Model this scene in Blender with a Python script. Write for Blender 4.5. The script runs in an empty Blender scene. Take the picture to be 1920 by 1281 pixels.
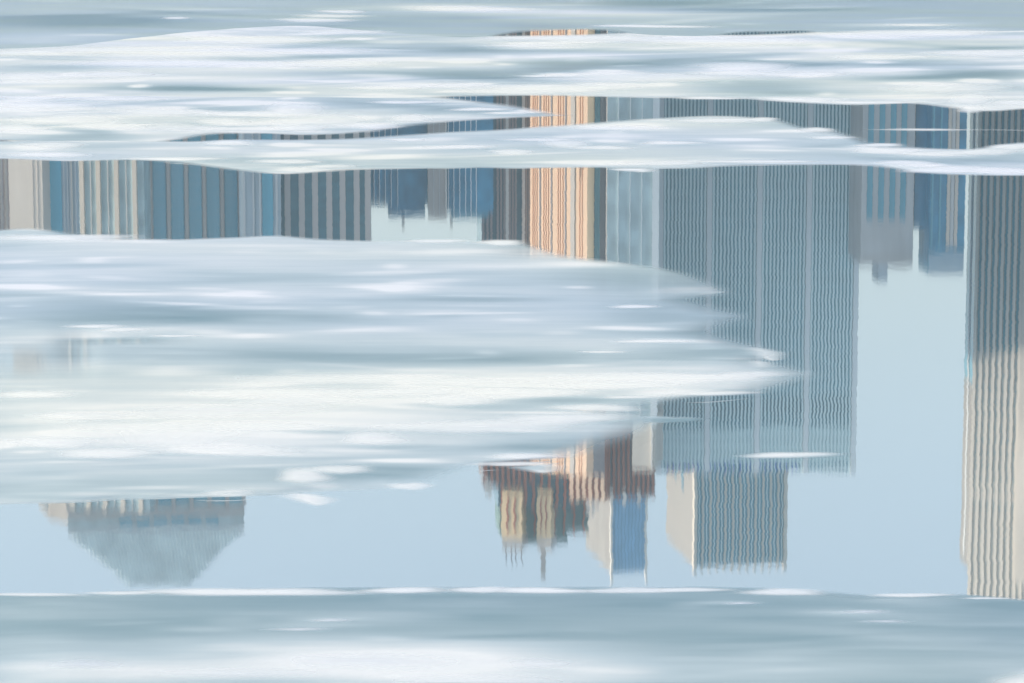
import bpy, math, random
import numpy as np
from mathutils import Vector

# ------------------------------------------------------------------ camera, sky, sun
F_PX, CAM_H, HOR = 5333.0, 6.0, -130.0          # focal length in photo pixels, camera height, horizon row
W_PX, H_PX = 1920.0, 1281.0
PITCH = math.atan((H_PX / 2 - HOR) / F_PX)
SUN_EL, SUN_AZ = math.radians(21), math.radians(180 - 1.5)   # the sun stands to the left
sc = bpy.context.scene
COL = sc.collection
cd = bpy.data.cameras.new('camera'); cam = bpy.data.objects.new('camera', cd); COL.objects.link(cam)
cam.location = (0, 0, CAM_H); cam.rotation_euler = (math.pi / 2 - PITCH, 0, 0)
cd.sensor_width = 36; cd.lens = 36 * F_PX / W_PX; cd.clip_start = 0.5; cd.clip_end = 20000
sc.camera = cam
world = bpy.data.worlds.new('World'); sc.world = world; world.use_nodes = True
wn = world.node_tree; bg = wn.nodes['Background']
sky = wn.nodes.new('ShaderNodeTexSky'); sky.sky_type = 'NISHITA'; sky.sun_disc = False
sdir = Vector((math.cos(SUN_AZ) * math.cos(SUN_EL), -math.sin(math.radians(1.5)) * math.cos(SUN_EL), math.sin(SUN_EL)))
sky.sun_elevation = SUN_EL
sky.sun_rotation = math.atan2(sdir.x, sdir.y)
sky.air_density = 1.0; sky.dust_density = 1.6; sky.ozone_density = 0.8
hsv = wn.nodes.new('ShaderNodeHueSaturation'); hsv.inputs['Saturation'].default_value = 0.72; hsv.inputs['Hue'].default_value = 0.494
wn.links.new(sky.outputs[0], hsv.inputs['Color']); wn.links.new(hsv.outputs[0], bg.inputs[0]); bg.inputs[1].default_value = 0.15
sl = bpy.data.lights.new('sun', 'SUN'); so = bpy.data.objects.new('sun', sl); COL.objects.link(so)
sl.energy = 2.5; sl.angle = math.radians(0.5); sl.color = (1.0, 0.86, 0.70)
so.rotation_euler = sdir.to_track_quat('Z', 'Y').to_euler(); so.location = (-50, 0, 60)
vs = sc.view_settings; vs.view_transform = 'Standard'; vs.look = 'None'; vs.gamma = 1; vs.exposure = 0.70
sc.cycles.transparent_max_bounces = 24
rnd = random.Random(7)

# ------------------------------------------------------------------ geometry of the view
CP, SP = math.cos(PITCH), math.sin(PITCH)
def ray(x, y):
    u = (x - W_PX / 2) / F_PX; v = -(y - H_PX / 2) / F_PX
    return u, CP + v * SP, -SP + v * CP
def wpos(x, y, z=0.0):
    """point on the level z whose position along the water matches a spot of the photograph"""
    a, b, c = ray(x, y); t = (CAM_H - z) / (-c)
    return a * t, b * t, z
def BX(x, D, yref=400):
    a, b, c = ray(x, yref); return a * D / b
def BH(y, D):
    a, b, c = ray(960, y); return -CAM_H - c * D / b
def PT(x, D, yref=400): return (BX(x, D, yref), D)

# ------------------------------------------------------------------ materials
def newmat(name):
    m = bpy.data.materials.new(name); m.use_nodes = True
    return m, m.node_tree, m.node_tree.nodes['Principled BSDF']
def N(nt, t, **kw):
    n = nt.nodes.new(t)
    for k, v in kw.items(): setattr(n, k, v)
    return n
def wallmat(name, col, var=0.12, rough=0.8, scale=(0.2, 0.2, 0.05), spec=0.3):
    m, nt, p = newmat(name)
    tc = N(nt, 'ShaderNodeTexCoord'); mp = N(nt, 'ShaderNodeMapping'); mp.inputs['Scale'].default_value = scale
    no = N(nt, 'ShaderNodeTexNoise'); no.inputs['Detail'].default_value = 5; no.inputs['Scale'].default_value = 1.0
    mr = N(nt, 'ShaderNodeMapRange'); mr.inputs[1].default_value = 0.3; mr.inputs[2].default_value = 0.7
    mr.inputs[3].default_value = 1 - var; mr.inputs[4].default_value = 1 + var
    mx = N(nt, 'ShaderNodeVectorMath', operation='SCALE'); mx.inputs[0].default_value = col
    nt.links.new(tc.outputs['Object'], mp.inputs[0]); nt.links.new(mp.outputs[0], no.inputs[0])
    nt.links.new(no.outputs[0], mr.inputs[0]); nt.links.new(mr.outputs[0], mx.inputs['Scale'])
    nt.links.new(mx.outputs[0], p.inputs['Base Color'])
    p.inputs['Roughness'].default_value = rough; p.inputs['Specular IOR Level'].default_value = spec
    return m
def glassmat(name, col, rough=0.12, spec=0.6, var=0.25):
    return wallmat(name, col, var, rough, (0.35, 0.35, 0.28), spec)
G_TEAL = glassmat('teal_glass', (0.10, 0.34, 0.45))
G_BLUE = glassmat('blue_glass', (0.05, 0.27, 0.44))
G_SPAN = wallmat('teal_spandrel', (0.36, 0.56, 0.62))
G_BRIGHT = glassmat('bright_blue_glass', (0.24, 0.56, 0.85))
G_PALE = glassmat('pale_green_glass', (0.50, 0.64, 0.67), rough=0.3)
G_DARK = glassmat('dark_glass', (0.05, 0.15, 0.20))
M_STEEL = wallmat('pale_steel', (0.80, 0.86, 0.87))
M_STEEL2 = wallmat('brushed_mullion', (0.76, 0.92, 0.93))
M_CREAM = wallmat('cream_stone', (0.60, 0.56, 0.50))
M_BEIGE = wallmat('beige_stone', (0.48, 0.46, 0.44))
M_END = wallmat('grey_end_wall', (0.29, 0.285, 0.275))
M_TAN = wallmat('grey_tan_stone', (0.54, 0.57, 0.58))
M_LILAC = wallmat('lilac_grey_stone', (0.48, 0.57, 0.62))
M_BROWN = wallmat('brown_stone', (0.26, 0.25, 0.27))
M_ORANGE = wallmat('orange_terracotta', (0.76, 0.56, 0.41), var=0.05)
M_RUST = wallmat('rust_line', (0.50, 0.24, 0.14))
M_BRICK = wallmat('red_brick', (0.36, 0.15, 0.10), var=0.25)
M_GOLD = wallmat('gilded_terracotta', (0.80, 0.62, 0.38), rough=0.45)
M_COPPER = wallmat('green_copper', (0.16, 0.25, 0.24), rough=0.6)
M_WHITE = wallmat('white_stone', (0.72, 0.70, 0.66))
M_ROOF = wallmat('ribbed_metal_roof', (0.70, 0.79, 0.79), rough=0.5)
M_GRND = wallmat('city_ground', (0.22, 0.22, 0.21), scale=(0.1, 0.1, 0.1))
M_QUAY = wallmat('quay_concrete', (0.35, 0.34, 0.32), scale=(0.3, 0.3, 0.6))
M_BLUESIGN = wallmat('deep_blue_panel', (0.05, 0.16, 0.55))

def water_mat():
    m, nt, p = newmat('river_water'); L = nt.links.new
    nt.nodes.remove(p); out = nt.nodes['Material Output']
    tc = N(nt, 'ShaderNodeTexCoord')
    total = None
    # (scale xyz, slope x, slope y) : gentle ripples, as slopes of the surface
    for sx, sy, ax, ay, seed in ((1.6, 1.9, 0.0027, 0.0012, 1.3), (0.45, 0.5, 0.0020, 0.0008, 7.7), (4.5, 6.0, 0.0020, 0.0016, 3.1), (170.0, 170.0, 0.0004, 0.0062, 5.1)):
        mp = N(nt, 'ShaderNodeMapping'); mp.inputs['Scale'].default_value = (sx, sy, 1); mp.inputs['Location'].default_value = (seed, seed * 2, 0)
        no = N(nt, 'ShaderNodeTexNoise'); no.inputs['Scale'].default_value = 1; no.inputs['Detail'].default_value = 1.0
        sb = N(nt, 'ShaderNodeVectorMath', operation='SUBTRACT'); sb.inputs[1].default_value = (0.5, 0.5, 0.5)
        ml = N(nt, 'ShaderNodeVectorMath', operation='MULTIPLY'); ml.inputs[1].default_value = (ax, ay, 0)
        L(tc.outputs['Object'], mp.inputs[0]); L(mp.outputs[0], no.inputs[0]); L(no.outputs['Color'], sb.inputs[0]); L(sb.outputs[0], ml.inputs[0])
        if total is None: total = ml
        else:
            ad = N(nt, 'ShaderNodeVectorMath', operation='ADD'); L(total.outputs[0], ad.inputs[0]); L(ml.outputs[0], ad.inputs[1]); total = ad
    ad = N(nt, 'ShaderNodeVectorMath', operation='ADD'); ad.inputs[1].default_value = (0, 0, 1); L(total.outputs[0], ad.inputs[0])
    nm = N(nt, 'ShaderNodeVectorMath', operation='NORMALIZE'); L(ad.outputs[0], nm.inputs[0])
    gl = N(nt, 'ShaderNodeBsdfAnisotropic'); gl.distribution = 'GGX'; gl.inputs['Roughness'].default_value = 0.016
    gl.inputs['Color'].default_value = (0.97, 0.985, 1, 1); L(nm.outputs[0], gl.inputs['Normal'])
    df = N(nt, 'ShaderNodeBsdfDiffuse'); df.inputs['Color'].default_value = (0.09, 0.21, 0.26, 1)
    fr = N(nt, 'ShaderNodeFresnel'); fr.inputs['IOR'].default_value = 1.33
    mr = N(nt, 'ShaderNodeMapRange'); mr.inputs[1].default_value = 0.0; mr.inputs[2].default_value = 0.6; mr.inputs[3].default_value = 0.78; mr.inputs[4].default_value = 0.96
    L(fr.outputs[0], mr.inputs[0])
    mx = N(nt, 'ShaderNodeMixShader'); L(mr.outputs[0], mx.inputs[0]); L(df.outputs[0], mx.inputs[1]); L(gl.outputs[0], mx.inputs[2])
    L(mx.outputs[0], out.inputs[0])
    return m
M_WATER = water_mat()

def ice_mat(name, wet, mid, snow, rough_wet=0.35):
    m, nt, p = newmat(name); L = nt.links.new
    out = nt.nodes['Material Output']
    a = N(nt, 'ShaderNodeAttribute', attribute_name='snow'); f = N(nt, 'ShaderNodeAttribute', attribute_name='cover')
    tc = N(nt, 'ShaderNodeTexCoord')
    def noise(scale, detail, seed):
        mp = N(nt, 'ShaderNodeMapping'); mp.inputs['Scale'].default_value = scale; mp.inputs['Location'].default_value = (seed, seed, seed)
        no = N(nt, 'ShaderNodeTexNoise'); no.inputs['Scale'].default_value = 1; no.inputs['Detail'].default_value = detail
        L(tc.outputs['Object'], mp.inputs[0]); L(mp.outputs[0], no.inputs[0]); return no
    n1 = noise((0.35, 2.2, 1), 3, 2.0); n2 = noise((1.2, 9.0, 1), 2, 5.0)
    s1 = N(nt, 'ShaderNodeMath', operation='MULTIPLY_ADD'); s1.inputs[1].default_value = 0.30; s1.inputs[2].default_value = -0.15
    s2 = N(nt, 'ShaderNodeMath', operation='MULTIPLY_ADD'); s2.inputs[1].default_value = 0.12; s2.inputs[2].default_value = -0.06
    L(n1.outputs[0], s1.inputs[0]); L(n2.outputs[0], s2.inputs[0])
    ad = N(nt, 'ShaderNodeMath', operation='ADD'); L(s1.outputs[0], ad.inputs[0]); L(s2.outputs[0], ad.inputs[1])
    ad2 = N(nt, 'ShaderNodeMath', operation='ADD'); L(ad.outputs[0], ad2.inputs[0]); L(a.outputs['Fac'], ad2.inputs[1])
    cr = N(nt, 'ShaderNodeValToRGB'); L(ad2.outputs[0], cr.inputs[0])
    e = cr.color_ramp.elements; e[0].color = (*wet, 1); e[1].color = (*snow, 1); e[0].position = 0.0; e[1].position = 0.95
    k = e.new(0.5); k.color = (*mid, 1)
    n3 = noise((0.05, 0.09, 1), 2, 11.0)                 # faint green and blue tints of the ice itself
    hs = N(nt, 'ShaderNodeMix', data_type='RGBA', blend_type='MULTIPLY'); hs.inputs['Factor'].default_value = 1
    tr = N(nt, 'ShaderNodeValToRGB'); te = tr.color_ramp.elements
    te[0].color = (0.93, 0.96, 1.04, 1); te[1].color = (0.99, 1.0, 0.96, 1); te[0].position = 0.38; te[1].position = 0.62
    L(n3.outputs[0], tr.inputs[0]); L(cr.outputs[0], hs.inputs['A']); L(tr.outputs[0], hs.inputs['B'])
    L(hs.outputs['Result'], p.inputs['Base Color'])
    mr = N(nt, 'ShaderNodeMapRange'); mr.inputs[3].default_value = rough_wet; mr.inputs[4].default_value = 0.75
    L(ad2.outputs[0], mr.inputs[0]); L(mr.outputs[0], p.inputs['Roughness'])
    sp = N(nt, 'ShaderNodeMapRange'); sp.inputs[3].default_value = 0.35; sp.inputs[4].default_value = 0.05
    L(ad2.outputs[0], sp.inputs[0]); L(sp.outputs[0], p.inputs['Specular IOR Level'])
    tb = N(nt, 'ShaderNodeBsdfTransparent'); mx = N(nt, 'ShaderNodeMixShader')
    # the wet underside merges with the water it floats in: only the upper side is drawn
    ge = N(nt, 'ShaderNodeNewGeometry'); iv = N(nt, 'ShaderNodeMath', operation='SUBTRACT'); iv.inputs[0].default_value = 1.0
    fc_ = N(nt, 'ShaderNodeMath', operation='MULTIPLY'); L(ge.outputs['Backfacing'], iv.inputs[1]); L(iv.outputs[0], fc_.inputs[0]); L(f.outputs['Fac'], fc_.inputs[1])
    L(fc_.outputs[0], mx.inputs[0]); L(tb.outputs[0], mx.inputs[1]); L(p.outputs[0], mx.inputs[2]); L(mx.outputs[0], out.inputs[0])
    return m
M_ICE = ice_mat('floe_ice', (0.24, 0.37, 0.41), (0.55, 0.65, 0.68), (0.92, 0.925, 0.905))
M_SNOW = ice_mat('wet_snow', (0.50, 0.60, 0.66), (0.74, 0.78, 0.83), (0.94, 0.945, 0.925), 0.6)

# ------------------------------------------------------------------ object helpers
def link(o, parent=None):
    COL.objects.link(o)
    if parent: o.parent = parent
    return o
def meshobj(name, verts, faces, mat, parent=None, smooth=False):
    me = bpy.data.meshes.new(name); me.from_pydata(verts, [], faces); me.materials.append(mat)
    if smooth: me.polygons.foreach_set('use_smooth', [True] * len(me.polygons))
    me.update()
    return link(bpy.data.objects.new(name, me), parent)
def tag(o, label=None, cat=None, group=None, kind=None):
    if label: o['label'] = label
    if cat: o['category'] = cat
    if group: o['group'] = group
    if kind: o['kind'] = kind
    return o
def prism(name, foot, z0, z1, mat, parent=None, top=None):
    """extrude a footprint; top: other footprint for tapered shapes"""
    n = len(foot); top = top or foot
    v = [(x, y, z0) for x, y in foot] + [(x, y, z1) for x, y in top]
    f = [tuple(range(n - 1, -1, -1)), tuple(range(n, 2 * n))] + [(i, (i + 1) % n, n + (i + 1) % n, n + i) for i in range(n)]
    return meshobj(name, v, f, mat, parent)
def unitbox(name, mat):
    me = bpy.data.meshes.new(name)
    v = [(x, y, z) for z in (0, 1) for x, y in ((-.5, -1), (.5, -1), (.5, 1), (-.5, 1))]
    me.from_pydata(v, [], [(3, 2, 1, 0), (4, 5, 6, 7), (0, 1, 5, 4), (1, 2, 6, 5), (2, 3, 7, 6), (3, 0, 4, 7)])
    me.materials.append(mat); return me
_cache = {}
def on_wall(name, mat, parent, p0, p1, t, w, proud, z0, z1):
    """box standing proud on the wall p0 -> p1 at parameter t"""
    key = (name, mat.name)
    if key not in _cache: _cache[key] = unitbox(name, mat)
    o = bpy.data.objects.new(name, _cache[key]); link(o, parent)
    dx, dy = p1[0] - p0[0], p1[1] - p0[1]
    o.location = (p0[0] + dx * t, p0[1] + dy * t, z0); o.rotation_euler = (0, 0, math.atan2(dy, dx)); o.scale = (w, proud, z1 - z0)
    return o
def piers(parent, p0, p1, ts, w, proud, z0, z1, mat, name='pier'):
    L_ = math.hypot(p1[0] - p0[0], p1[1] - p0[1])
    for t in ts: on_wall(name, mat, parent, p0, p1, t, w * L_, proud, z0, z1)
def bands(parent, p0, p1, z0, z1, n, h, proud, mat, name='spandrel'):
    L_ = math.hypot(p1[0] - p0[0], p1[1] - p0[1])
    for i in range(n):
        z = z0 + (z1 - z0) * (i + 0.5) / n
        on_wall(name, mat, parent, p0, p1, 0.5, L_ * 0.998, proud, z, z + h)
def base(name, loc, label, cat='building', group=None):
    o = bpy.data.objects.new(name, None); link(o); o.location = (loc[0], loc[1], GZ)
    o.matrix_world  # parts are laid out in world coordinates relative to a zero-offset
    tag(o, label, cat, group); return o
GZ = 1.6
def settle(root):
    """keep the parts where they were built although their Empty stands at the base of the building"""
    off = root.location.copy()
    for ch in root.children: ch.location = ch.location - off

def rect(xl, xr, D, depth, rot, yref=400):
    """footprint whose front spans the columns xl..xr; turned by rot degrees (positive: shows its left side)"""
    a = PT(xl, D, yref); r = math.radians(rot)
    # front edge direction
    d = (math.cos(r), math.sin(r))
    # length so the right end meets column xr
    k = BX(xr, 1.0, yref)
    Lf = (k * a[1] - a[0]) / (d[0] - k * d[1])
    b = (a[0] + d[0] * Lf, a[1] + d[1] * Lf); nrm = (-d[1] * depth, d[0] * depth)
    return [a, b, (b[0] + nrm[0], b[1] + nrm[1]), (a[0] + nrm[0], a[1] + nrm[1])]

# ------------------------------------------------------------------ setting: river, quay, ground
river = meshobj('water', [(-4000, -1500, 0), (4000, -1500, 0), (4000, 600, 0), (-4000, 600, 0)], [(0, 1, 2, 3)], M_WATER)
tag(river, kind='structure')
quay = prism('quay', [(-4000, 600), (4000, 600), (4000, 604), (-4000, 604)], -3, 1.9, M_QUAY); tag(quay, kind='structure')
grd = prism('ground', [(-9000, 604), (9000, 604), (9000, 12000), (-9000, 12000)], -3, GZ, M_GRND); tag(grd, kind='structure')

hz = bpy.data.materials.new('haze_air'); hz.use_nodes = True; hn = hz.node_tree; hn.nodes.remove(hn.nodes['Principled BSDF'])
pv = hn.nodes.new('ShaderNodeVolumePrincipled'); pv.inputs['Color'].default_value = (0.74, 0.90, 1.0, 1); pv.inputs['Density'].default_value = 0.00028
hn.links.new(pv.outputs[0], hn.nodes['Material Output'].inputs['Volume'])
haze = prism('haze', [(-9500, -1600), (9500, -1600), (9500, 12100), (-9500, 12100)], -4.5, 262, hz); tag(haze, kind='stuff')

# ------------------------------------------------------------------ the city on the far bank (seen in the water)
# 1 pyramid roofed tower
D = 642
b = base('pyramid_roofed_tower', PT(290, D), 'wide office tower with pale piers and a cut-off ribbed pyramid roof')
fp = rect(128, 458, D, 28, 9, 1000); H = BH(992, D)
prism('wall', fp, GZ, H, G_PALE, b)
A, B_, C_, D_ = fp
fb_ = rect(130, 282, D, 5, -16, 1000)                  # the left third bends towards the sun
prism('bent_wall', [fb_[0], fb_[1], (fb_[1][0] + 0.5, fb_[1][1] + 9), (fb_[0][0] + 1.0, fb_[0][1] + 3)], GZ, BH(945, D), G_PALE, b)
piers(b, fb_[0], fb_[1], [0.04], 0.10, 0.8, GZ, BH(950, D), M_CREAM, 'corner_pier')
piers(b, fb_[0], fb_[1], [0.26, 0.46, 0.68, 0.90], 0.05, 0.7, GZ, BH(950, D), M_CREAM)
piers(b, fb_[0], fb_[1], [0.16, 0.36, 0.57, 0.79], 0.012, 0.3, GZ, BH(945, D), M_TAN, 'mullion')
n = 10
piers(b, A, B_, [(i) / n for i in range(n + 1)], 0.020, 0.9, GZ, BH(955, D), M_BEIGE)
for i in range(n):
    if i < 3: mm = G_PALE  # sunlit left side put into the colour: paler glass than the rest
    elif i < 6: mm = G_TEAL
    else: mm = G_TEAL
    on_wall('window_strip', mm, b, A, B_, (i + 0.5) / n, 0.072 * math.dist(A, B_), 0.35, GZ, BH(945, D))
bands(b, A, B_, BH(300, D), BH(930, D), 34, 0.5, 0.5, M_LILAC)
on_wall('upper_band', M_BEIGE, b, A, B_, 0.5, math.dist(A, B_) * 0.997, 0.6, BH(957, D), BH(976, D))
on_wall('cornice', M_TAN, b, A, B_, 0.5, math.dist(A, B_), 0.8, BH(990, D), BH(1001, D))
for i in range(2, 8):
    w = on_wall('attic_window', G_TEAL, b, A, B_, 0.13 + i * 0.098, 0.07 * math.dist(A, B_), 0.5, BH(977, D), BH(990, D))
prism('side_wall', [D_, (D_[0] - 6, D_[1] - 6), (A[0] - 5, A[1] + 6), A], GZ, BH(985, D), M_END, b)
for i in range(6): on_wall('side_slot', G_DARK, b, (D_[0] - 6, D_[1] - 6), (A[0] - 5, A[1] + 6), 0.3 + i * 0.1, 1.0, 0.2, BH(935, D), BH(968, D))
cx = [BX(225, D, 1080), BX(338, D, 1080)]; zt = BH(1104, D)
tw = (cx[1] - cx[0]) * math.tan(math.radians(9))
topf = [(cx[0], A[1] + 15), (cx[1], A[1] + 15 + tw), (cx[1], A[1] + 24 + tw), (cx[0], A[1] + 24)]
rf = prism('roof', fp, BH(1001, D), zt + 3, M_ROOF, b, top=topf)
for i in range(52):                                   # standing seams of the roof, straight up the slope
    t = (i + 0.5) / 52; z0_ = BH(1001, D)
    x0_ = A[0] + (B_[0] - A[0]) * t; y0_ = A[1] + (B_[1] - A[1]) * t
    k = min(1.0, (x0_ - A[0]) / (cx[0] - A[0]), (B_[0] - x0_) / (B_[0] - cx[1]))
    p = Vector((x0_, y0_, z0_)); q = p + Vector((0, 15 - (topf[0][0] - A[0]) * math.tan(math.radians(9)), zt + 3 - z0_)) * k
    w = Vector((0.14, 0, 0)); u = Vector((0, -0.35, 0.15))
    meshobj('roof_seam', [tuple(p - w), tuple(p + w), tuple(p + u), tuple(q - w), tuple(q + w), tuple(q + u)],
            [(0, 1, 2), (5, 4, 3), (0, 2, 5, 3), (2, 1, 4, 5), (1, 0, 3, 4)], M_ROOF, b)
settle(b)

# 2 front left low-rise row
b = base('cream_block', PT(50, 612), 'sunlit cream stone block at the far left of the skyline')
fp = rect(18, 81, 606, 12, -14); prism('wall', fp, GZ, BH(724, 606), M_CREAM, b)
bands(b, fp[0], fp[1], BH(290, 606), BH(715, 606), 22, 0.35, 0.15, M_BEIGE)
piers(b, fp[0], fp[1], [0.72, 0.86], 0.02, 0.15, GZ, BH(718, 606), M_BEIGE)
settle(b)
b = base('brown_block', PT(0, 612), 'narrow brown block beyond the left end of the cream block')
fp = rect(-90, 17, 612, 8, 5); prism('wall', fp, GZ, BH(560, 612), M_TAN, b)
piers(b, fp[0], fp[1], [i / 12 for i in range(13)], 0.03, 0.4, GZ, BH(560, 612), M_BROWN); settle(b)
b = base('lilac_block', PT(112, 610), 'lilac grey block with one blue glass strip beside the cream block')
fp = rect(81, 146, 608, 12, 7); prism('wall', fp, GZ, BH(640, 608), M_LILAC, b)
on_wall('window_strip', G_TEAL, b, fp[0], fp[1], 0.38, 0.34 * math.dist(fp[0], fp[1]), 0.2, GZ, BH(630, 608))
piers(b, fp[0], fp[1], [0.62, 0.72, 0.8, 0.95], 0.03, 0.4, GZ, BH(630, 608), M_TAN)
piers(b, fp[0], fp[1], [0.84], 0.04, 0.6, GZ, BH(630, 608), M_CREAM); settle(b)

# 3 dark glass tower with tan piers
D = 640
b = base('dark_pier_tower', PT(600, D), 'dark teal glass tower with broad grey-tan piers right of the pyramid roofed tower')
fp = rect(528, 696, D, 35, 3); H = BH(760, D); prism('wall', fp, GZ, H, G_DARK, b)
px = [539.5, 566, 591, 617.5, 642.5, 669, 690]
piers(b, fp[0], fp[1], [(x - 528) / 168 for x in px], 0.066, 0.7, GZ, H + 1, M_BEIGE)
bands(b, fp[0], fp[1], BH(290, D), H, 22, 0.5, 0.3, G_TEAL); settle(b)
b = base('lilac_pier_building', PT(490, D), 'lilac grey building with one wide blue glass strip, between the two left towers')
fp = rect(449, 527, 634, 30, 4); H = BH(700, 634); prism('wall', fp, GZ, H, M_LILAC, b)
on_wall('window_strip', G_TEAL, b, fp[0], fp[1], 0.68, 0.26 * math.dist(fp[0], fp[1]), 0.25, GZ, H - 2)
piers(b, fp[0], fp[1], [0.12, 0.34, 0.5, 0.9], 0.05, 0.5, GZ, H, M_TAN)
on_wall('window_strip', G_DARK, b, fp[0], fp[1], 0.36, 0.03 * math.dist(fp[0], fp[1]), 0.25, GZ, H - 2); settle(b)

# 4 low blue glass buildings, with the beige block and masts
b = base('blue_glass_block', PT(745, 664), 'low blue glass block with thin pale mullions beside the dark pier tower')
D = 660; fp = rect(690, 802, D, 20, 3); prism('wall', fp, GZ, BH(385, D), G_BLUE, b)
prism('upper_wall', rect(728, 797, D + 5, 12, 3), BH(380, D), BH(411, D), G_BLUE, b)
piers(b, fp[0], fp[1], [(x - 690) / 112 for x in (702, 712, 723, 734, 746)], 0.014, 0.5, GZ, BH(388, D), M_STEEL)
settle(b)
b = base('beige_block', PT(822, 660), 'beige windowless block between two blue glass buildings')
fp = rect(803, 838, 656, 20, 2); prism('wall', fp, GZ, BH(410, 656), M_BEIGE, b)
piers(b, fp[0], fp[1], [0.3, 0.6], 0.03, 0.2, GZ, BH(408, 656), M_TAN)
piers(b, fp[0], fp[1], [0.96], 0.06, 0.6, GZ, BH(412, 656), M_WHITE, 'corner_pier'); settle(b)
b = base('blue_mullion_building', PT(870, 664), 'blue glass building with evenly spaced pale mullions left of the terracotta tower')
fp = rect(838, 925, 662, 20, 2); prism('wall', fp, GZ, BH(398, 662), G_BLUE, b)
prism('upper_wall', rect(846, 915, 667, 12, 2), BH(392, 662), BH(415, 662), G_TEAL, b)
piers(b, fp[0], fp[1], [(x - 838) / 87 for x in (841, 851, 862, 873, 883, 893)], 0.018, 0.5, GZ, BH(404, 662), M_STEEL); settle(b)
for x, lab in ((756, 'white mast standing on the roof of the low blue glass block'), (846, 'white mast standing over the beige block roof')):
    m_ = prism('mast', [(BX(x, 700) + dx, 700 + dy) for dx, dy in ((-.35, -.35), (.35, -.35), (.35, .35), (-.35, .35))], BH(380, 700), BH(428, 700), M_WHITE)
    tag(m_, lab, 'mast', 'masts on the low roofs')

# 5 art deco terracotta tower
D = 712
b = base('art_deco_tower', PT(1010, D), 'art deco tower of terracotta and dark piers with gilded crown and a spire')
Hs = BH(905, D)
fl = rect(903, 994, D + 4, 30, 3); prism('dark_wing', fl, GZ, Hs, G_DARK, b)
piers(b, fl[0], fl[1], [0.03, 0.12, 0.2, 0.33, 0.4, 0.47, 0.58, 0.64, 0.7, 0.92, 0.98], 0.045, 0.6, GZ, Hs + 1, M_BROWN)
piers(b, fl[0], fl[1], [0.525, 0.86], 0.06, 0.8, GZ, Hs + 1, M_TAN)
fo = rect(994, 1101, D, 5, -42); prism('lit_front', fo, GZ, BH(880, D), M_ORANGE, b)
piers(b, fo[0], fo[1], [(x - 994) / 107 for x in (999.5, 1003, 1007, 1020, 1024, 1028.5, 1047, 1051, 1056, 1087.5, 1092)], 0.010, 0.1, GZ, BH(880, D), M_RUST, 'rust_strip')
piers(b, fo[0], fo[1], [(x - 994) / 107 for x in (1013, 1034.5, 1061)], 0.024, 0.12, GZ, BH(880, D), M_BROWN, 'joint_strip')
piers(b, fo[0], fo[1], [(1075 - 994) / 107], 0.07, 0.25, GZ, BH(880, D), M_BEIGE)
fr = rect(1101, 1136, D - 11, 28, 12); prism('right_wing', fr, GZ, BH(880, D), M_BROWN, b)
on_wall('window_strip', G_DARK, b, fr[0], fr[1], 0.52, 0.28 * math.dist(fr[0], fr[1]), 0.3, GZ, BH(800, D))
# crown: stepped blocks (columns measured low in the photograph)
def crown(name, xl, xr, y0, y1, dd, rot, mat, pm=None, npier=0, depth=20, pw=0.5):
    f = rect(xl, xr, D + dd, depth, rot, 950)
    prism(name, f, BH(y0, D), BH(y1, D), mat, b)
    if pm:
        Lc = math.dist(f[0], f[1])
        for i in range(npier):
            up = rnd.uniform(-2, 3)
            on_wall('crown_pier', pm, b, f[0], f[1], (i + 0.5) / npier, pw * Lc / npier, 0.9, BH(y0, D), BH(y1 + up, D))
    return f
crown('crown_block', 906, 1000, 700, 912, 0, 4, M_BROWN, M_BRICK, 9)
crown('crown_block', 934, 1080, 850, 958, 3, 4, G_DARK, M_BRICK, 10, pw=0.35)
crown('crown_block', 1066, 1136, 700, 932, -2, -12, M_BRICK, M_ORANGE, 6, pw=0.55)
crown('crown_block', 1136, 1228, 700, 935, 1, 6, M_BROWN, M_BRICK, 10)
crown('crown_shaft', 938, 1104, 940, 1012, 6, 4, M_COPPER, M_BRICK, 9, pw=0.18)
for xl, xr in ((941, 979), (1007, 1033)):
    f = crown('gilded_panel', xl, xr, 925, 1012, 2, -12, M_GOLD)
    for t in (0.3, 0.66): on_wall('niche', M_BRICK, b, f[0], f[1], t, 0.09 * math.dist(f[0], f[1]), 0.2, BH(935, D), BH(1000, D))
    crown('parapet', xl + 1, xr + 1, 1012, 1034, 2, -12, M_BEIGE)
crown('crown_top', 979, 1064, 1012, 1033, 8, 4, M_COPPER)
crown('spire_base', 1010, 1028, 1034, 1042, 8, 0, M_BEIGE, depth=4)
sp_ = rect(1014, 1023, D + 10, 1.4, 0, 1060); prism('spire', sp_, BH(1034, D), BH(1100, D), M_BEIGE, b)
for x, h in ((948, 1066), (958, 1072), (966, 1070), (977, 1068)):
    prism('antenna', rect(x, x + 2, D + 6, 0.3, 0, 1040), BH(1030, D), BH(h, D), M_BROWN, b)
for x, y in ((912, 925), (918, 930), (1120, 950), (1112, 962), (1102, 958), (1146, 942), (1170, 945), (1198, 944)):
    crown('pinnacle', x - 3, x + 3, y - 25, y, -1, 0, M_WHITE, depth=2)
settle(b)

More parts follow.
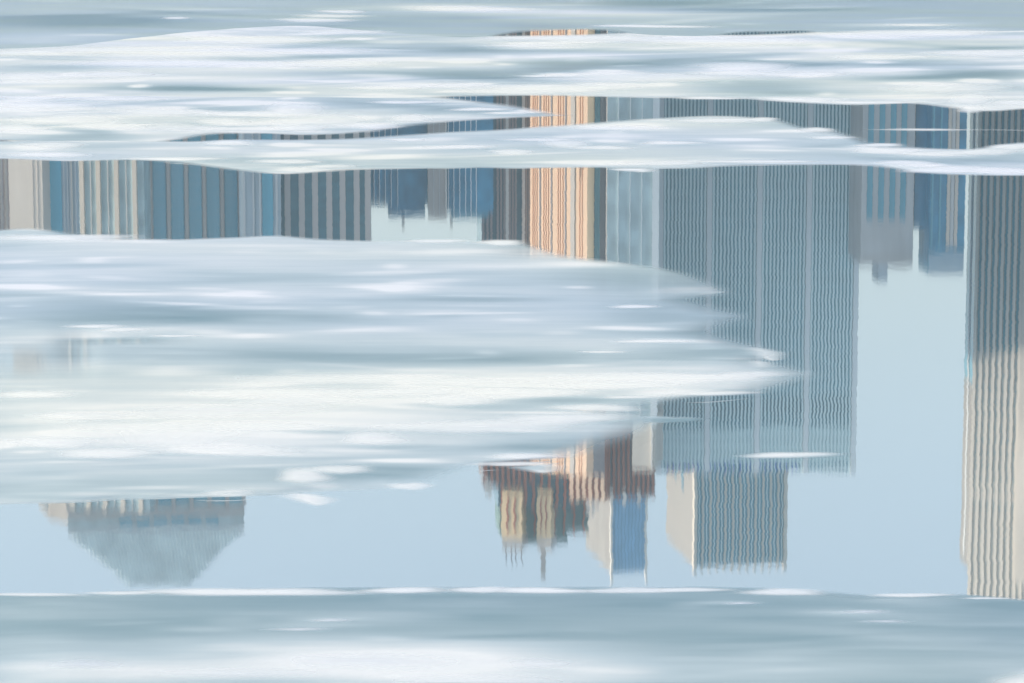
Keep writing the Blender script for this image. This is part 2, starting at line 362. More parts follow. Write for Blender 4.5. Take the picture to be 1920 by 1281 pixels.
# 6 pale wing building in front
D = 684
b = base('pale_grey_slab', PT(1185, D), 'smooth pale grey-green slab with thin vertical joints left of the great mullioned tower')
fp = rect(1138, 1236, D, 20, -3, 400); H = BH(792, D); prism('wall', fp, GZ, H, G_PALE, b)
piers(b, fp[0], fp[1], [(x - 1138) / 98 for x in (1159, 1181, 1203)], 0.018, 0.3, GZ, H, M_STEEL, 'joint_strip')
piers(b, fp[0], fp[1], [0.93], 0.13, 0.5, GZ, H, M_STEEL, 'corner_pier')
f2 = rect(1186, 1229, D + 4, 16, -10, 850); prism('penthouse', f2, H - 1, BH(888, D), M_CREAM, b)
piers(b, f2[0], f2[1], [0.86], 0.07, 0.5, H, BH(889, D), M_WHITE); settle(b)

# 7 great mullioned tower
D = 736
b = base('mullioned_tower', PT(1420, D), 'great flat-topped tower with close pale mullions in four bays')
fp = rect(1237, 1612, D, 108, 2.0, 400); H = BH(884, D); prism('wall', fp, GZ, H, G_TEAL, b)
A, B_ = fp[0], fp[1]; Lw = math.dist(A, B_)
cols = [0.003, 0.2465, 0.497, 0.744, 0.985]
piers(b, A, B_, cols, 0.026, 1.1, GZ, H + 0.6, M_STEEL, 'column')
for k in range(4):
    for j in range(1, 13):
        t = cols[k] + 0.012 + (cols[k + 1] - cols[k] - 0.024) * (j - 0.5 + 0.0) / 12.0
        on_wall('mullion', M_STEEL2, b, A, B_, t, Lw * 0.0092, 0.8, GZ, H + 0.3)
nfl = 36
for i in range(nfl):
    z = GZ + 8 + (H - GZ - 10) * i / nfl
    if BH(742, D) < z < BH(786, D): continue
    on_wall('spandrel', G_SPAN, b, A, B_, 0.5, Lw * 0.997, 0.45, z, z + 1.2)
on_wall('plant_floor', G_DARK, b, A, B_, 0.5, Lw * 0.997, 0.35, BH(746, D), BH(780, D))
on_wall('top_floor', M_STEEL2, b, A, B_, 0.5, Lw * 0.997, 0.45, BH(800, D), BH(866, D))
for j in range(26):
    on_wall('blue_panel', M_BLUESIGN, b, A, B_, 0.05 + j * 0.026 + rnd.uniform(-.006, .006), 0.006 * Lw, 0.9, BH(870, D), BH(rnd.uniform(879, 886), D))
settle(b)

# 8 two slabs behind
D = 870
b = base('ribbed_slab_tower', PT(1380, D), 'tall slab tower with blank left end and ribbed teal front behind the great tower')
fp = rect(1303, 1471, D, 44, 8, 1000); H = BH(1062, D)
prism('wall', fp, GZ, H, G_TEAL, b)
e0 = fp[3]; w0 = fp[3]
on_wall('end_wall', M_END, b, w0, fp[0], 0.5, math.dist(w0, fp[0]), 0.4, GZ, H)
piers(b, fp[0], fp[1], [0.08 + i * 0.084 for i in range(11)], 0.022, 1.0, GZ, H + 1.5, M_CREAM)
piers(b, fp[0], fp[1], [-0.004, 1.0], 0.035, 1.4, GZ, H + 2, M_CREAM, 'corner_pier')
piers(b, fp[0], fp[1], [0.04 + i * 0.042 for i in range(23)], 0.010, 0.5, GZ, H, M_STEEL2, 'mullion')
on_wall('dark_window', G_DARK, b, w0, fp[0], 0.35, 3, 0.5, BH(885, D), BH(930, D)); on_wall('dark_window', G_DARK, b, w0, fp[0], 0.6, 3, 0.5, BH(885, D), BH(940, D))
bands(b, fp[0], fp[1], BH(880, D), H, 9, 0.9, 0.25, G_BLUE); settle(b)
D = 1000
b = base('blue_slab_tower', PT(1170, D), 'slender bright blue glass slab tower with white edges, behind the art deco crown')
fp = rect(1146, 1211, D, 40, 6, 1020); H = BH(1072, D); prism('wall', fp, GZ, H, G_BRIGHT, b)
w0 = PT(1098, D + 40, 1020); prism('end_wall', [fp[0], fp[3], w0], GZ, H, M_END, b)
piers(b, fp[0], fp[1], [0.0, 1.0], 0.06, 1.2, GZ, H + 4, M_WHITE, 'corner_pier')
piers(b, fp[0], fp[1], [i / 10 for i in range(1, 10)], 0.01, 0.4, GZ, H, G_BLUE, 'mullion')
bands(b, fp[0], fp[1], BH(880, D), H, 10, 0.3, 0.2, G_BLUE); settle(b)

# 9 lower buildings right of the great tower
D = 700
b = base('tan_pier_building', PT(1665, D), 'mid-height building with tan piers and a small roof house, right of the great tower')
fp = rect(1615, 1713, D, 20, 2, 400); H = BH(500, D); prism('wall', fp, GZ, H, M_TAN, b)
piers(b, fp[0], fp[1], [(x - 1615) / 98 for x in (1630, 1651, 1672, 1692)], 0.105, 0.25, GZ, BH(412, D), G_TEAL, 'window_strip')
on_wall('cornice', M_BEIGE, b, fp[0], fp[1], 0.5, math.dist(fp[0], fp[1]), 0.5, BH(486, D), BH(490, D))
prism('roof_house', rect(1649, 1666, D + 6, 10, 2), H, BH(534, D), M_LILAC, b); settle(b)
D = 690
b = base('blue_strip_building', PT(1760, D), 'blue glass building with grey strips and two cream piers beside the right-hand tower')
fp = rect(1714, 1800, D + 12, 12, 2); prism('wall', fp, GZ, BH(437, D), G_BLUE, b)
f2 = rect(1743, 1809, D + 6, 14, 2); prism('tall_wall', f2, GZ, BH(520, D), G_BLUE, b)
piers(b, f2[0], f2[1], [0.06, 0.28], 0.05, 0.5, GZ, BH(470, D), G_TEAL)
piers(b, f2[0], f2[1], [0.52, 0.74], 0.09, 0.5, GZ, BH(470, D), M_CREAM)
piers(b, f2[0], f2[1], [0.63], 0.10, 0.3, GZ, BH(470, D), M_TAN)
bands(b, f2[0], f2[1], BH(475, D), BH(518, D), 3, 1.2, 0.3, M_LILAC); settle(b)

# 10 right-hand tower
D = 815
b = base('stone_pier_tower', PT(1880, D), 'very tall cream stone tower with close piers at the right edge of the skyline')
fp = rect(1824, 2060, D, 40, -26, 700); H = BH(1135, D); prism('wall', fp, GZ, H, G_TEAL, b)
A, B_ = fp[0], fp[1]; Lw = math.dist(A, B_)
for i in range(20):
    on_wall('pier', M_CREAM, b, A, B_, (i + 0.35) / 19.5, Lw * 0.024, 1.0, GZ, H)
for y in list(range(660, 900, 24)) + list(range(950, 1120, 18)): on_wall('spandrel', M_CREAM, b, A, B_, 0.5, Lw * 0.998, 0.6, BH(y, D), BH(y + 13, D))
for y in (900, 918, 930): on_wall('frieze', M_CREAM, b, A, B_, 0.5, Lw * 0.998, 0.8, BH(y, D), BH(y + 9, D))
f2 = [PT(1808, D + 14, 700), fp[0], (fp[0][0] + 6, fp[0][1] + 12), (PT(1811, D + 20, 700)[0], D + 20)]
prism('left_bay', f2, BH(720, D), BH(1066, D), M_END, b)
prism('shaded_left_bay', f2, GZ, BH(720, D), G_TEAL, b)  # shadow on the lower bay painted in: teal here, stone above
piers(b, f2[0], f2[1], [0.5], 0.16, 0.15, GZ, BH(1050, D), M_TAN, 'window_strip')
f3 = rect(1912, 2060, D - 8, 8, -26, 700); prism('right_bay', f3, GZ, BH(1085, D), M_CREAM, b)
settle(b)

# ------------------------------------------------------------------ ice
def smooth(e0, e1, v):
    t = np.clip((v - e0) / (e1 - e0), 0, 1); return t * t * (3 - 2 * t)
def interp_cos(xs, px, py):
    """smooth interpolation through the profile points"""
    px = np.array(px, float); py = np.array(py, float)
    m = np.gradient(py, px)
    i = np.clip(np.searchsorted(px, xs) - 1, 0, len(px) - 2)
    h = px[i + 1] - px[i]; t = (xs - px[i]) / h
    return ((2 * t**3 - 3 * t**2 + 1) * py[i] + (t**3 - 2 * t**2 + t) * h * m[i] + (-2 * t**3 + 3 * t**2) * py[i + 1] + (t**3 - t**2) * h * m[i + 1])

SURF = {}
def surface(o, x, y):
    xs, yt, yb, Z, C = SURF[o.name]
    fi = np.clip((x - xs[0]) / (xs[1] - xs[0]), 0, len(xs) - 1.001); i = fi.astype(int); fx = fi - i
    a = yt[i] * (1 - fx) + yt[i + 1] * fx; b = yb[i] * (1 - fx) + yb[i + 1] * fx
    v = (y - a) / (b - a); fj = np.clip(v, 0, 0.9999) * (Z.shape[0] - 1); j = fj.astype(int); fy = fj - j
    g = lambda A: (A[j, i] * (1 - fx) + A[j, i + 1] * fx) * (1 - fy) + (A[j + 1, i] * (1 - fx) + A[j + 1, i + 1] * fx) * fy
    return np.where((v < 0) | (v > 1), 0.006, g(Z))
def floe(name, label, prof, level, patches=(), streaks=60, thick=0.11, dx=9, dy=2.2, fade=4.0, aniso=18.0, seed=1, amp=0.16, holes=(), fray=None, clump=0.22, group=None, wob=1.5):
    """prof: (x, far edge, near edge); level: base snow cover; patches: (x, y, rx, ry, amount)"""
    rs = np.random.RandomState(seed)
    px = [p[0] for p in prof]; xs = np.arange(px[0], px[-1] + 0.1, (px[-1] - px[0]) / max(12, round((px[-1] - px[0]) / dx)))
    yt = interp_cos(xs, px, [p[1] for p in prof]); yb = interp_cos(xs, px, [p[2] for p in prof])
    for _ in range(14):
        c = rs.uniform(px[0], px[-1]); w = rs.uniform(30, 130); a = rs.uniform(-wob, wob); b2 = rs.uniform(-wob, wob)
        g = np.exp(-((xs - c) / w) ** 2); yt = yt + a * g; yb = yb + b2 * g
    yb = np.maximum(yb, yt + 0.8)
    ny = max(8, int(np.max(yb - yt) / dy))
    v = np.linspace(0, 1, ny)[:, None]
    X = np.repeat(xs[None, :], ny, 0); Y = yt[None, :] * (1 - v) + yb[None, :] * v
    st = np.gradient(yt, xs); sb = np.gradient(yb, xs)
    kr = np.hanning(23); kr /= kr.sum(); pad = lambda a: np.convolve(np.pad(a, 11, mode='edge'), kr, mode='valid')
    st, sb = pad(st), pad(sb)
    dt = (Y - yt) / np.sqrt(1 + (st * aniso) ** 2); db = (yb - Y) / np.sqrt(1 + (sb * aniso) ** 2)
    dl = (X - xs[0]) / aniso; dr = (xs[-1] - X) / aniso
    d = np.minimum(np.minimum(dt, db), np.minimum(dl, dr))
    cover = smooth(0, fade, d)
    s = np.full_like(X, float(level))
    for x, y, rx, ry, a in patches:
        s += a * np.exp(-np.abs((X - x) / rx) ** 2.4 - np.abs((Y - y - 0.015 * (X - x) * math.sin(x)) / ry) ** 2)
    y0, y1 = float(yt.min()), float(yb.max())
    for _ in range(streaks):
        x = rs.uniform(px[0], px[-1]); y = rs.uniform(y0, y1)
        k = 0.35 + 0.65 * (y / 1281.0)
        rx = rs.uniform(50, 240); ry = rs.uniform(2.5, 12) * k
        a = rs.normal(0, amp); tilt = rs.normal(0, 0.03)
        s += a * np.exp(-((X - x) / rx) ** 2 - ((Y - y - tilt * (X - x)) / ry) ** 2)
    for _ in range(int(streaks * 1.3)):                 # clumps of broken snow frozen into the sheet
        x = rs.uniform(px[0], px[-1]); y = rs.uniform(y0, y1); k = 0.45 + 0.9 * (y / 1281.0)
        rx = rs.uniform(18, 95) * (0.7 + 0.6 * k); ry = rs.uniform(2.2, 7.5) * k; a = abs(rs.normal(0, 1)) * clump * (0.4 + level)
        s += a * np.exp(-(((X - x) / rx) ** 2 + ((Y - y - rs.normal(0, .02) * (X - x)) / ry) ** 2) ** 1.5)
    s = np.clip(level + (s - level) * 1.25, -0.1, 1.05)
    for x, y, rx, ry, a in holes:
        cover = cover * (1 - a * np.exp(-np.abs((X - x) / rx) ** 3 - np.abs((Y - y) / ry) ** 2.5))
    if fray:                                            # ragged end: every streak of slush stops somewhere else
        xe = np.interp(Y, [p[0] for p in fray], [p[1] for p in fray])
        cover = cover * (1 - smooth(xe - 120, xe + 28, X))
    # height of the surface above the water: rounded rim, snow lies a little higher
    dry = np.ones_like(X)
    for x, y, rx, ry, a in holes: dry *= 1 - np.exp(-np.abs((X - x) / (rx * 1.3)) ** 3 - np.abs((Y - y) / (ry * 1.5)) ** 2.5)
    Z = 0.004 + (thick * 0.17 + 0.012 * np.clip(s, 0, 1)) * smooth(fade * 0.7, fade + 9, np.minimum(np.minimum(Y - yt, yb - Y), np.minimum(dl, dr))) * dry
    Z = 0.004 + (Z - 0.004) * cover ** 0.5
    a_, b_, c_ = (X - W_PX / 2) / F_PX, CP - (Y - H_PX / 2) / F_PX * SP, -SP - (Y - H_PX / 2) / F_PX * CP
    t = (CAM_H - Z) / (-c_)
    P = np.stack([a_ * t, b_ * t, Z], -1).reshape(-1, 3)
    nx = len(xs); idx = np.arange(ny * nx).reshape(ny, nx)
    q = np.stack([idx[1:, :-1], idx[1:, 1:], idx[:-1, 1:], idx[:-1, :-1]], -1).reshape(-1, 4).tolist()
    # keel: the rim carried down below the water and closed
    rim = np.concatenate([idx[0, :], idx[1:, -1], idx[-1, -2::-1], idx[-2:0:-1, 0]])
    R = P[rim].copy(); cen = R.mean(0); R[:, :2] = cen[:2] + (R[:, :2] - cen[:2]) * 0.99; R[:, 2] = -thick * 4
    n0 = len(P); m = len(rim)
    for i in range(m):
        j = (i + 1) % m; q.append([int(rim[j]), int(rim[i]), n0 + i, n0 + j])
    q.append([n0 + i for i in range(m)])
    P = np.concatenate([P, R])
    cen3 = (float(cen[0]), float(cen[1]), 0.0); P = P - np.array(cen3)
    o = meshobj(name, P.tolist(), q, M_ICE, None, True); o.location = cen3
    for an, arr in (('snow', s), ('cover', cover)):
        at = o.data.attributes.new(an, 'FLOAT', 'POINT')
        full = np.concatenate([arr.ravel(), np.full(m, 0.2 if an == 'snow' else 0.0)])
        at.data.foreach_set('value', full.astype(np.float32))
    tag(o, label, 'ice floe', group)
    SURF[o.name] = (xs, yt, yb, Z, cover)
    return o

def mound(parent, x, y, rx, ry, s=1.0, h=0.05, z0=0.16, tilt=0.0, seed=0, soft=1.0, name='snow_mound'):
    """low heap of snow lying on a floe"""
    rs = np.random.RandomState(int(x * 7 + y * 13) % 9999 + seed)
    nr, na = 14, 56
    rr = np.linspace(0, 1, nr)[1:, None]; th = np.linspace(0, 2 * np.pi, na, endpoint=False)[None, :]
    wobble = 1 + 0.10 * np.sin(2 * th + rs.uniform(0, 6)) + 0.06 * np.sin(3 * th + rs.uniform(0, 6)) + 0.04 * np.sin(5 * th + rs.uniform(0, 6))
    ex = rs.uniform(-0.12, 0.12)
    X = x + rx * rr * wobble * np.cos(th) ; Y = y + ry * rr * wobble * np.sin(th) + tilt * (X - x) + ex * ry * np.cos(th) ** 2
    Xr = (rr * np.cos(th)); tail = 0.5 + 0.5 * np.abs(Xr)           # the ends thin out further than the middle
    cover = smooth(0, 1, (1 - rr) / (0.75 * soft)) ** (0.8 + tail * 0.5) * (0.96 - 0.25 * rs.rand())
    Z = z0 + h * (1 - rr ** 2) * np.ones_like(th)
    X = np.concatenate([[x], X.ravel()]); Y = np.concatenate([[y], Y.ravel()]); Z = np.concatenate([[z0 + h], Z.ravel()])
    cover = np.concatenate([[1.0], cover.ravel()])
    if parent: Z = surface(parent, X, Y) + 0.012 + (Z - z0) * 0.28
    a_, b_, c_ = (X - W_PX / 2) / F_PX, CP - (Y - H_PX / 2) / F_PX * SP, -SP - (Y - H_PX / 2) / F_PX * CP
    t = (CAM_H - Z) / (-c_); P = np.stack([a_ * t, b_ * t, Z], -1)
    f = []
    for j in range(na): f.append((0, 1 + (j + 1) % na, 1 + j))
    for i in range(nr - 2):
        for j in range(na):
            p, q2 = 1 + i * na + j, 1 + i * na + (j + 1) % na
            f.append((p, q2, q2 + na, p + na))
    loc = np.array(parent.location) if parent else np.array([P[0][0], P[0][1], 0])
    o = meshobj(name, (P - loc).tolist(), f, M_SNOW, parent, True)
    # all faces must look up
    if o.data.polygons[0].normal.z < 0: o.data.flip_normals()
    if not parent: o.location = loc
    at = o.data.attributes.new('snow', 'FLOAT', 'POINT'); at.data.foreach_set('value', np.full(len(P), s, np.float32))
    at = o.data.attributes.new('cover', 'FLOAT', 'POINT'); at.data.foreach_set('value', cover.astype(np.float32))
    return o

# far grey sheet
f0 = floe('ice_floe', 'far grey ice sheet across the very top with teal melt streaks',
    [(-80, -48, 116), (0, -48, 112), (150, -48, 98), (400, -48, 80), (760, -48, 76), (900, -48, 76), (965, -48, 66), (1020, -48, 61), (1090, -48, 58), (1150, -48, 62), (1200, -48, 70), (1330, -48, 72), (1385, -48, 64), (1450, -48, 61), (1510, -48, 61), (1560, -48, 68), (1750, -48, 66), (2000, -48, 66)],
    0.33, [(120, 42, 200, 10, -.30), (250, 36, 120, 6, -.15), (80, 72, 160, 10, .18), (300, 15, 300, 14, .12), (700, 45, 140, 8, -.1), (1250, 6, 160, 7, -.28), (1000, 22, 260, 7, .3),
           (850, 14, 120, 6, .35), (1200, 30, 200, 10, .12), (1700, 20, 260, 20, -.03), (1000, 50, 90, 5, -.1), (1700, 46, 120, 4, .35)], clump=0.12, streaks=90, seed=3, dx=12, dy=1.6, thick=0.12, amp=0.10)
for x, y, rx, ry in ((880, 17, 150, 6), (620, 30, 90, 5), (590, 38, 110, 5), (330, 34, 40, 3), (1240, 50, 150, 3), (1180, 48, 90, 2.5), (1720, 47, 80, 3), (640, 22, 70, 4)):
    mound(f0, x, y, rx, ry, s=0.9, h=0.06)

fa = floe('ice_floe', 'broad white snow-covered floe right across the upper part, widest of the upper floes',
    [(-80, 90, 186), (0, 88, 186), (100, 80, 190), (250, 62, 190), (420, 46, 190), (560, 40, 190), (720, 52, 190), (860, 64, 183), (1000, 66, 181), (1200, 60, 185), (1400, 64, 187), (1480, 61, 194), (1600, 55, 199), (1700, 53, 196), (1780, 53, 205), (1860, 53, 211), (1920, 53, 207), (2000, 53, 205)],
    0.74, [(300, 165, 130, 8, -.45), (430, 168, 120, 4, -.5), (800, 140, 220, 6, -.45), (1000, 135, 300, 7, -.35), (1150, 120, 150, 9, -.55), (1050, 128, 80, 5, -.3), (1320, 110, 160, 12, -.28), (1000, 95, 260, 5, -.3),
           (1420, 165, 120, 14, -.35), (1820, 140, 130, 10, -.6), (1700, 148, 110, 5, -.4), (1750, 115, 150, 5, -.25), (600, 130, 260, 10, .1), (1550, 122, 160, 5, -.4), (800, 95, 150, 9, -.35),
           (80, 128, 120, 6, -.3), (950, 158, 200, 4, -.2), (500, 140, 200, 6, -.1), (1880, 165, 80, 5, -.3), (350, 100, 200, 20, .12), (700, 68, 200, 8, -.2), (800, 85, 140, 6, -.25)], streaks=150, seed=11, amp=0.13, dy=2, thick=0.16)
for x, y, rx, ry in ((250, 95, 260, 10), (480, 75, 220, 9), (350, 118, 300, 9), (620, 120, 150, 8), (60, 100, 140, 8), (60, 145, 120, 10), (200, 140, 130, 8), (1090, 72, 220, 9), (1350, 78, 260, 9), (1700, 62, 240, 9), (1000, 85, 120, 5), (1850, 100, 160, 7), (1650, 108, 130, 6),
    (1200, 145, 260, 13), (1400, 125, 140, 11), (1500, 140, 120, 6), (1780, 165, 180, 11), (1050, 165, 220, 10), (1380, 137, 90, 6), (960, 172, 130, 7), (1500, 186, 110, 6), (1640, 192, 120, 5), (1820, 186, 60, 12), (1822, 205, 40, 9), (1900, 192, 60, 7), (720, 165, 90, 5), (860, 160, 80, 6), (1330, 184, 90, 4), (520, 95, 260, 6), (640, 60, 120, 6)):
    mound(fa, x, y, rx, ry, s=rnd.uniform(0.9, 1.0), h=0.08, z0=0.2)

fb = floe('ice_floe', 'white lumpy floe at upper left, ending in a blue-grey spit over the orange reflection',
    [(-80, 174, 266), (0, 174, 266), (150, 174, 266), (330, 174, 264), (400, 174, 253), (480, 174, 251), (560, 174, 254), (640, 174, 253), (700, 176, 249), (760, 177, 241), (830, 179, 233), (900, 186, 227), (960, 193, 223), (1020, 204, 221), (1060, 213, 219), (1085, 216, 218)],
    0.70, [(100, 185, 150, 6, -.1), (150, 258, 110, 8, -.35), (170, 246, 60, 6, -.4), (620, 180, 120, 8, -.25), (750, 196, 160, 8, -.3), (860, 208, 120, 7, -.35), (980, 214, 100, 5, -.35), (400, 204, 80, 5, -.2)], streaks=70, seed=21, amp=0.14, dy=2, thick=0.16)
for x, y, rx, ry in ((90, 200, 150, 10), (120, 225, 150, 12), (30, 240, 90, 8), (550, 205, 90, 18), (600, 225, 140, 15), (560, 240, 90, 7), (770, 222, 60, 9), (300, 210, 120, 10), (330, 238, 100, 9), (900, 205, 90, 4), (700, 236, 80, 7), (950, 212, 60, 3), (420, 228, 70, 9), (230, 186, 120, 5), (200, 235, 100, 8), (760, 192, 90, 4), (60, 184, 100, 5), (480, 214, 120, 8)):
    mound(fb, x, y, rx, ry, s=rnd.uniform(0.88, 1.0), h=0.10, z0=0.22)

fc = floe('ice_floe', 'long pale floe from edge to edge between two dark bands of mirrored city',
    [(-80, 263, 300), (0, 263, 300), (120, 262, 304), (280, 262, 304), (360, 262, 313), (420, 260, 319), (560, 259, 325), (650, 257, 320), (760, 251, 319), (900, 245, 318), (1000, 238, 318), (1100, 229, 316), (1180, 223, 317), (1300, 218, 318), (1400, 218, 312), (1460, 222, 311), (1510, 235, 311), (1570, 242, 311), (1640, 264, 315), (1720, 274, 326), (1820, 277, 330), (1880, 268, 331), (2000, 264, 331)],
    0.62, [(300, 285, 300, 6, .05), (900, 262, 300, 6, -.1), (1150, 250, 200, 6, .0), (1400, 268, 180, 8, -.08), (1760, 300, 200, 6, -.2), (1500, 290, 200, 6, -.1), (450, 300, 120, 5, -.15), (900, 305, 200, 6, -.12), (200, 275, 100, 5, -.1)], streaks=80, seed=31, amp=0.09, dy=1.8, thick=0.15)
for x, y, rx, ry in ((1060, 270, 70, 9), (1130, 277, 80, 5), (1350, 226, 120, 6), (1430, 224, 45, 5), (1150, 240, 120, 5), (1530, 243, 45, 6), (960, 285, 60, 7), (1010, 262, 90, 4), (540, 303, 90, 6), (430, 268, 70, 6), (330, 298, 120, 5), (100, 272, 90, 7), (90, 290, 120, 6), (1240, 306, 110, 6), (1180, 318, 50, 4), (1420, 303, 150, 4), (1660, 283, 80, 8), (1760, 288, 90, 7),
    (1780, 318, 120, 9), (1850, 285, 90, 8), (1900, 275, 60, 8), (1700, 305, 80, 6), (1880, 320, 80, 7), (1560, 258, 60, 4), (860, 275, 90, 4), (760, 262, 60, 4), (1260, 268, 90, 4), (1650, 272, 60, 5), (620, 312, 80, 4)):
    mound(fc, x, y, rx, ry, s=rnd.uniform(0.86, 1.0), h=0.07, z0=0.2)

fm = floe('ice_floe', 'largest floe, hazy grey-blue with a white band, filling left and centre',
    [(-80, 432, 951), (0, 430, 949), (60, 429, 947), (130, 436, 944), (210, 445, 940), (330, 446, 936), (440, 442, 933), (520, 440, 930), (600, 446, 924), (700, 450, 921), (780, 449, 917), (850, 450, 903), (905, 452, 886), (985, 454, 874), (1060, 472, 866), (1130, 484, 858), (1190, 492, 842), (1240, 498, 812), (1280, 504, 780), (1330, 516, 760), (1390, 545, 750), (1450, 600, 742), (1510, 655, 728), (1570, 695, 708)],
    0.55, [(150, 450, 180, 9, .20), (500, 470, 500, 30, .12), (300, 520, 300, 30, .05), (80, 500, 150, 5, -.15), (520, 522, 160, 5, -.12), (300, 585, 260, 16, -.32), (430, 600, 280, 10, -.28), (500, 594, 200, 6, -.18), (450, 560, 160, 16, .12), (250, 560, 140, 10, -.1), (60, 605, 130, 8, -.1),
           (700, 672, 420, 14, -.26), (980, 672, 260, 10, -.16), (560, 668, 120, 12, -.1), (900, 610, 200, 30, .03), (900, 555, 150, 8, -.08), (760, 488, 120, 4, -.08), (1180, 520, 150, 20, -.20), (1260, 590, 130, 30, -.22), (1330, 660, 110, 20, -.22), (1000, 640, 240, 14, .08), (100, 640, 160, 14, -.02),
           (640, 740, 520, 36, .22), (300, 810, 320, 36, .2), (620, 800, 420, 40, .2), (1100, 715, 330, 22, .28), (60, 800, 140, 60, .08), (200, 880, 300, 20, .02), (80, 920, 200, 20, -.16), (350, 900, 250, 14, -.10), (620, 862, 160, 14, -.10), (900, 770, 160, 10, -.12), (1080, 752, 130, 5, -.28),
           (820, 840, 260, 7, -.22), (1050, 838, 120, 10, -.3), (740, 890, 180, 14, -.28), (1000, 858, 80, 7, .2), (600, 812, 70, 7, -.25), (1180, 770, 70, 6, .1)],
    clump=0.13, streaks=230, seed=41, amp=0.085, dx=9, dy=2.4, thick=0.13, fade=4.5, holes=[(48, 678, 40, 26, .55), (135, 660, 34, 34, .42), (220, 640, 110, 6, .30), (1030, 470, 80, 14, .35), (1170, 842, 60, 26, .55), (760, 915, 120, 22, .5), (1250, 535, 110, 28, .3)],
    fray=[(430, 1180), (480, 1230), (500, 1310), (520, 1350), (548, 1400), (562, 1320), (584, 1380), (592, 1420), (606, 1380), (622, 1350), (640, 1400), (662, 1490), (676, 1440), (684, 1480), (700, 1540), (712, 1510), (728, 1460), (738, 1420), (748, 1290), (758, 1230), (768, 1170), (780, 1230), (800, 1240), (820, 1200), (838, 1150), (850, 1110), (858, 1085), (866, 980), (874, 900), (890, 860), (915, 830), (960, 800)])
for x, y, rx, ry in ((700, 712, 420, 13), (520, 735, 240, 12), (760, 735, 160, 10), (420, 770, 260, 16), (860, 752, 90, 14), (330, 820, 170, 26), (250, 800, 200, 14), (500, 800, 160, 12), (900, 800, 280, 17), (1050, 785, 190, 12), (700, 822, 90, 15), (1240, 708, 260, 12), (1400, 703, 90, 9), (1150, 722, 160, 9), (1120, 765, 120, 9), (980, 735, 200, 9),
    (570, 892, 75, 19), (770, 912, 55, 10), (640, 880, 90, 10), (985, 856, 85, 8), (960, 870, 100, 6), (160, 780, 130, 10), (100, 830, 130, 12), (1340, 738, 110, 6), (200, 850, 140, 12), (1180, 745, 70, 4), (940, 455, 60, 8), (820, 452, 80, 5), (1220, 640, 90, 4), (1190, 575, 70, 4), (430, 925, 80, 8), (330, 630, 60, 3), (180, 612, 90, 4), (230, 618, 60, 5),
    (560, 750, 180, 10), (120, 445, 180, 8), (60, 740, 100, 10), (440, 845, 190, 12), (1130, 660, 60, 3)):
    mound(fm, x, y, rx, ry, s=rnd.uniform(0.82, 1.0), h=0.05, z0=0.175, tilt=rnd.uniform(-.012, .006))

# small pieces adrift round the right end of the big floe
small = [
 ('small white wedge of ice over the mullioned tower reflection, beside the largest floe', [(1285, 547, 551), (1310, 543, 555), (1345, 541, 554), (1380, 543, 549)], 0.9, 3),
 ('tiny flat white bar of ice lying over the grey end of the big floe', [(1244, 582, 586), (1262, 581, 587), (1285, 581, 587), (1300, 582, 586)], 0.85, 2.5),
 ('pale tongue of ice pointing right, upper of two at the largest floe tip', [(1370, 656, 662), (1410, 653, 669), (1450, 656, 676), (1484, 664, 670)], 0.85, 3.5),
 ('short pale tongue of ice, lower of two at the largest floe tip', [(1385, 678, 684), (1410, 676, 688), (1440, 677, 688), (1462, 680, 685)], 0.8, 3),
 ('dark teal sliver of wet ice at the left edge of the mullioned tower reflection', [(1160, 783, 790), (1200, 779, 793), (1260, 779, 793), (1320, 781, 789), (1345, 784, 786)], 0.0, 3.5),
 ('flat teal-grey sliver of ice near the top line of the mirrored great tower', [(1365, 853, 856), (1420, 848, 861), (1480, 846, 862), (1540, 845, 858), (1600, 849, 852)], 0.22, 4),
 ('thin pale thread of ice crossing the blue reflections at upper right', [(1610, 241, 245), (1700, 240, 246), (1800, 241, 247), (1900, 243, 248), (1990, 244, 248)], 0.55, 2.2),
 ('faint white lens of ice just below the near edge of the big floe', [(505, 928, 932), (560, 924, 944), (610, 926, 948), (650, 934, 938)], 0.55, 5),
 ('short grey lens of slush beside the copper crown reflection', [(935, 872, 880), (985, 868, 888), (1035, 868, 888), (1070, 872, 880)], 0.5, 4),
 ('little white floe under the long pale floe, over the pale grey slab reflection', [(1150, 317, 321), (1180, 315, 324), (1220, 316, 325), (1245, 319, 321)], 0.9, 2.5),
]
for i, (lab, prof, lv, fd) in enumerate(small):
    floe('small_ice_floe', lab, prof, lv, streaks=6, seed=50 + i, dx=4, dy=1.2, thick=0.05, fade=fd + 2, amp=0.10, aniso=11, wob=1.2, group=None)

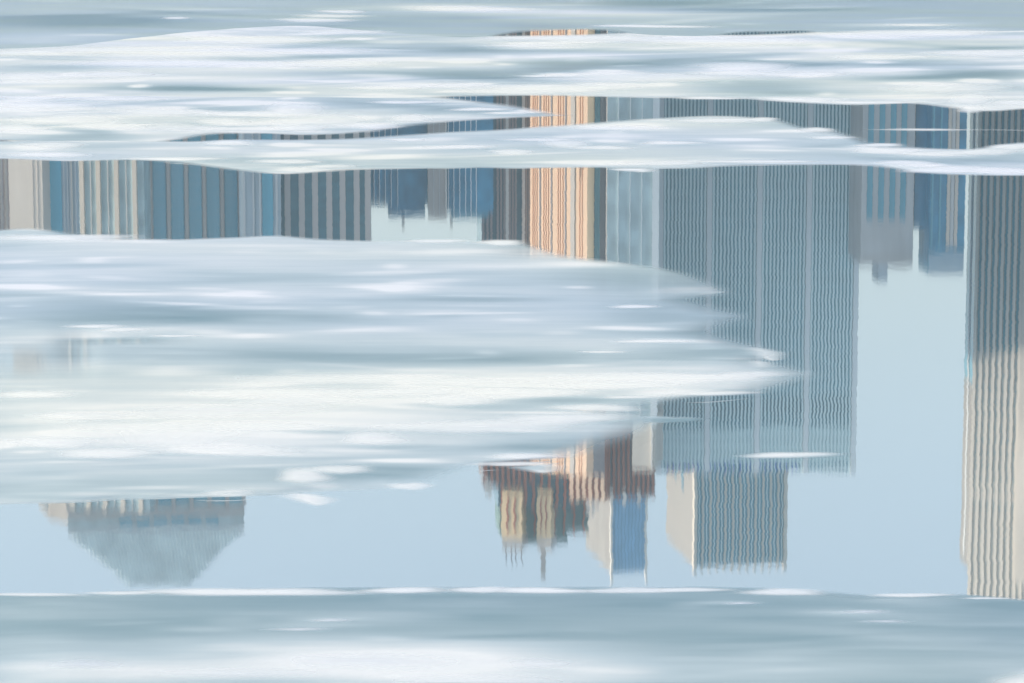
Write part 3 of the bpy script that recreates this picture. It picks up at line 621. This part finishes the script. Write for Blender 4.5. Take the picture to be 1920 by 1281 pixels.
# near sheet along the bottom
fg = floe('ice_floe', 'near teal-grey ice sheet across the whole bottom with a white far rim',
    [(-80, 1113, 1345), (0, 1112, 1345), (150, 1112, 1345), (250, 1107, 1345), (420, 1103, 1345), (620, 1101, 1345), (960, 1100, 1345), (1250, 1101, 1345), (1420, 1101, 1345), (1540, 1106, 1345), (1620, 1112, 1345), (1800, 1114, 1345), (1920, 1121, 1345), (2000, 1124, 1345)],
    0.10, [(150, 1135, 260, 12, .06), (60, 1150, 160, 10, .1), (560, 1200, 160, 12, .10), (700, 1225, 330, 26, .52), (950, 1215, 220, 20, .15), (500, 1260, 420, 30, .48), (900, 1262, 300, 30, .42), (1150, 1255, 100, 24, .15), (100, 1255, 240, 40, .30), (30, 1200, 160, 14, .18),
           (620, 1160, 90, 5, .25), (590, 1172, 120, 6, .25), (380, 1180, 80, 5, .2), (250, 1165, 100, 8, -.05), (1350, 1150, 150, 10, .08), (1650, 1230, 260, 40, .10), (1400, 1265, 260, 30, .22), (1800, 1180, 160, 20, .05), (1640, 1155, 120, 6, .12), (1350, 1130, 60, 4, .25), (1580, 1148, 90, 5, .2), (1100, 1175, 200, 14, .06), (1600, 1200, 100, 12, -.05), (1250, 1225, 200, 25, .08), (1900, 1250, 120, 30, .2), (460, 1215, 220, 16, .12)],
    clump=0.08, streaks=130, seed=61, amp=0.06, dx=10, dy=2.6, thick=0.10, fade=4)
for x, y, rx, ry in ((60, 1115, 130, 5), (420, 1110, 230, 9), (560, 1110, 180, 9), (760, 1107, 110, 8), (900, 1106, 80, 8), (1010, 1107, 130, 8), (1180, 1107, 120, 8), (1470, 1110, 100, 10), (1710, 1116, 110, 5), (1290, 1106, 110, 6), (230, 1112, 90, 5), (1850, 1122, 60, 3)):
    mound(fg, x, y, rx, ry, s=0.92, h=0.05, z0=0.12, name='snow_rim')
for x, y, rx, ry, s in ((700, 1240, 280, 26, .72), (450, 1262, 300, 18, .74), (900, 1275, 300, 18, .74), (620, 1163, 60, 5, .6), (1390, 1131, 50, 4, .55), (1620, 1147, 80, 6, .55), (1660, 1165, 70, 5, .5), (560, 1180, 90, 5, .55), (1010, 1245, 120, 14, .7), (160, 1245, 160, 12, .55)):
    mound(fg, x, y, rx, ry, s=s, h=0.03, z0=0.14, soft=1.6)
mound(fg, 1960, 1285, 150, 34, s=1.0, h=0.12, z0=0.16)
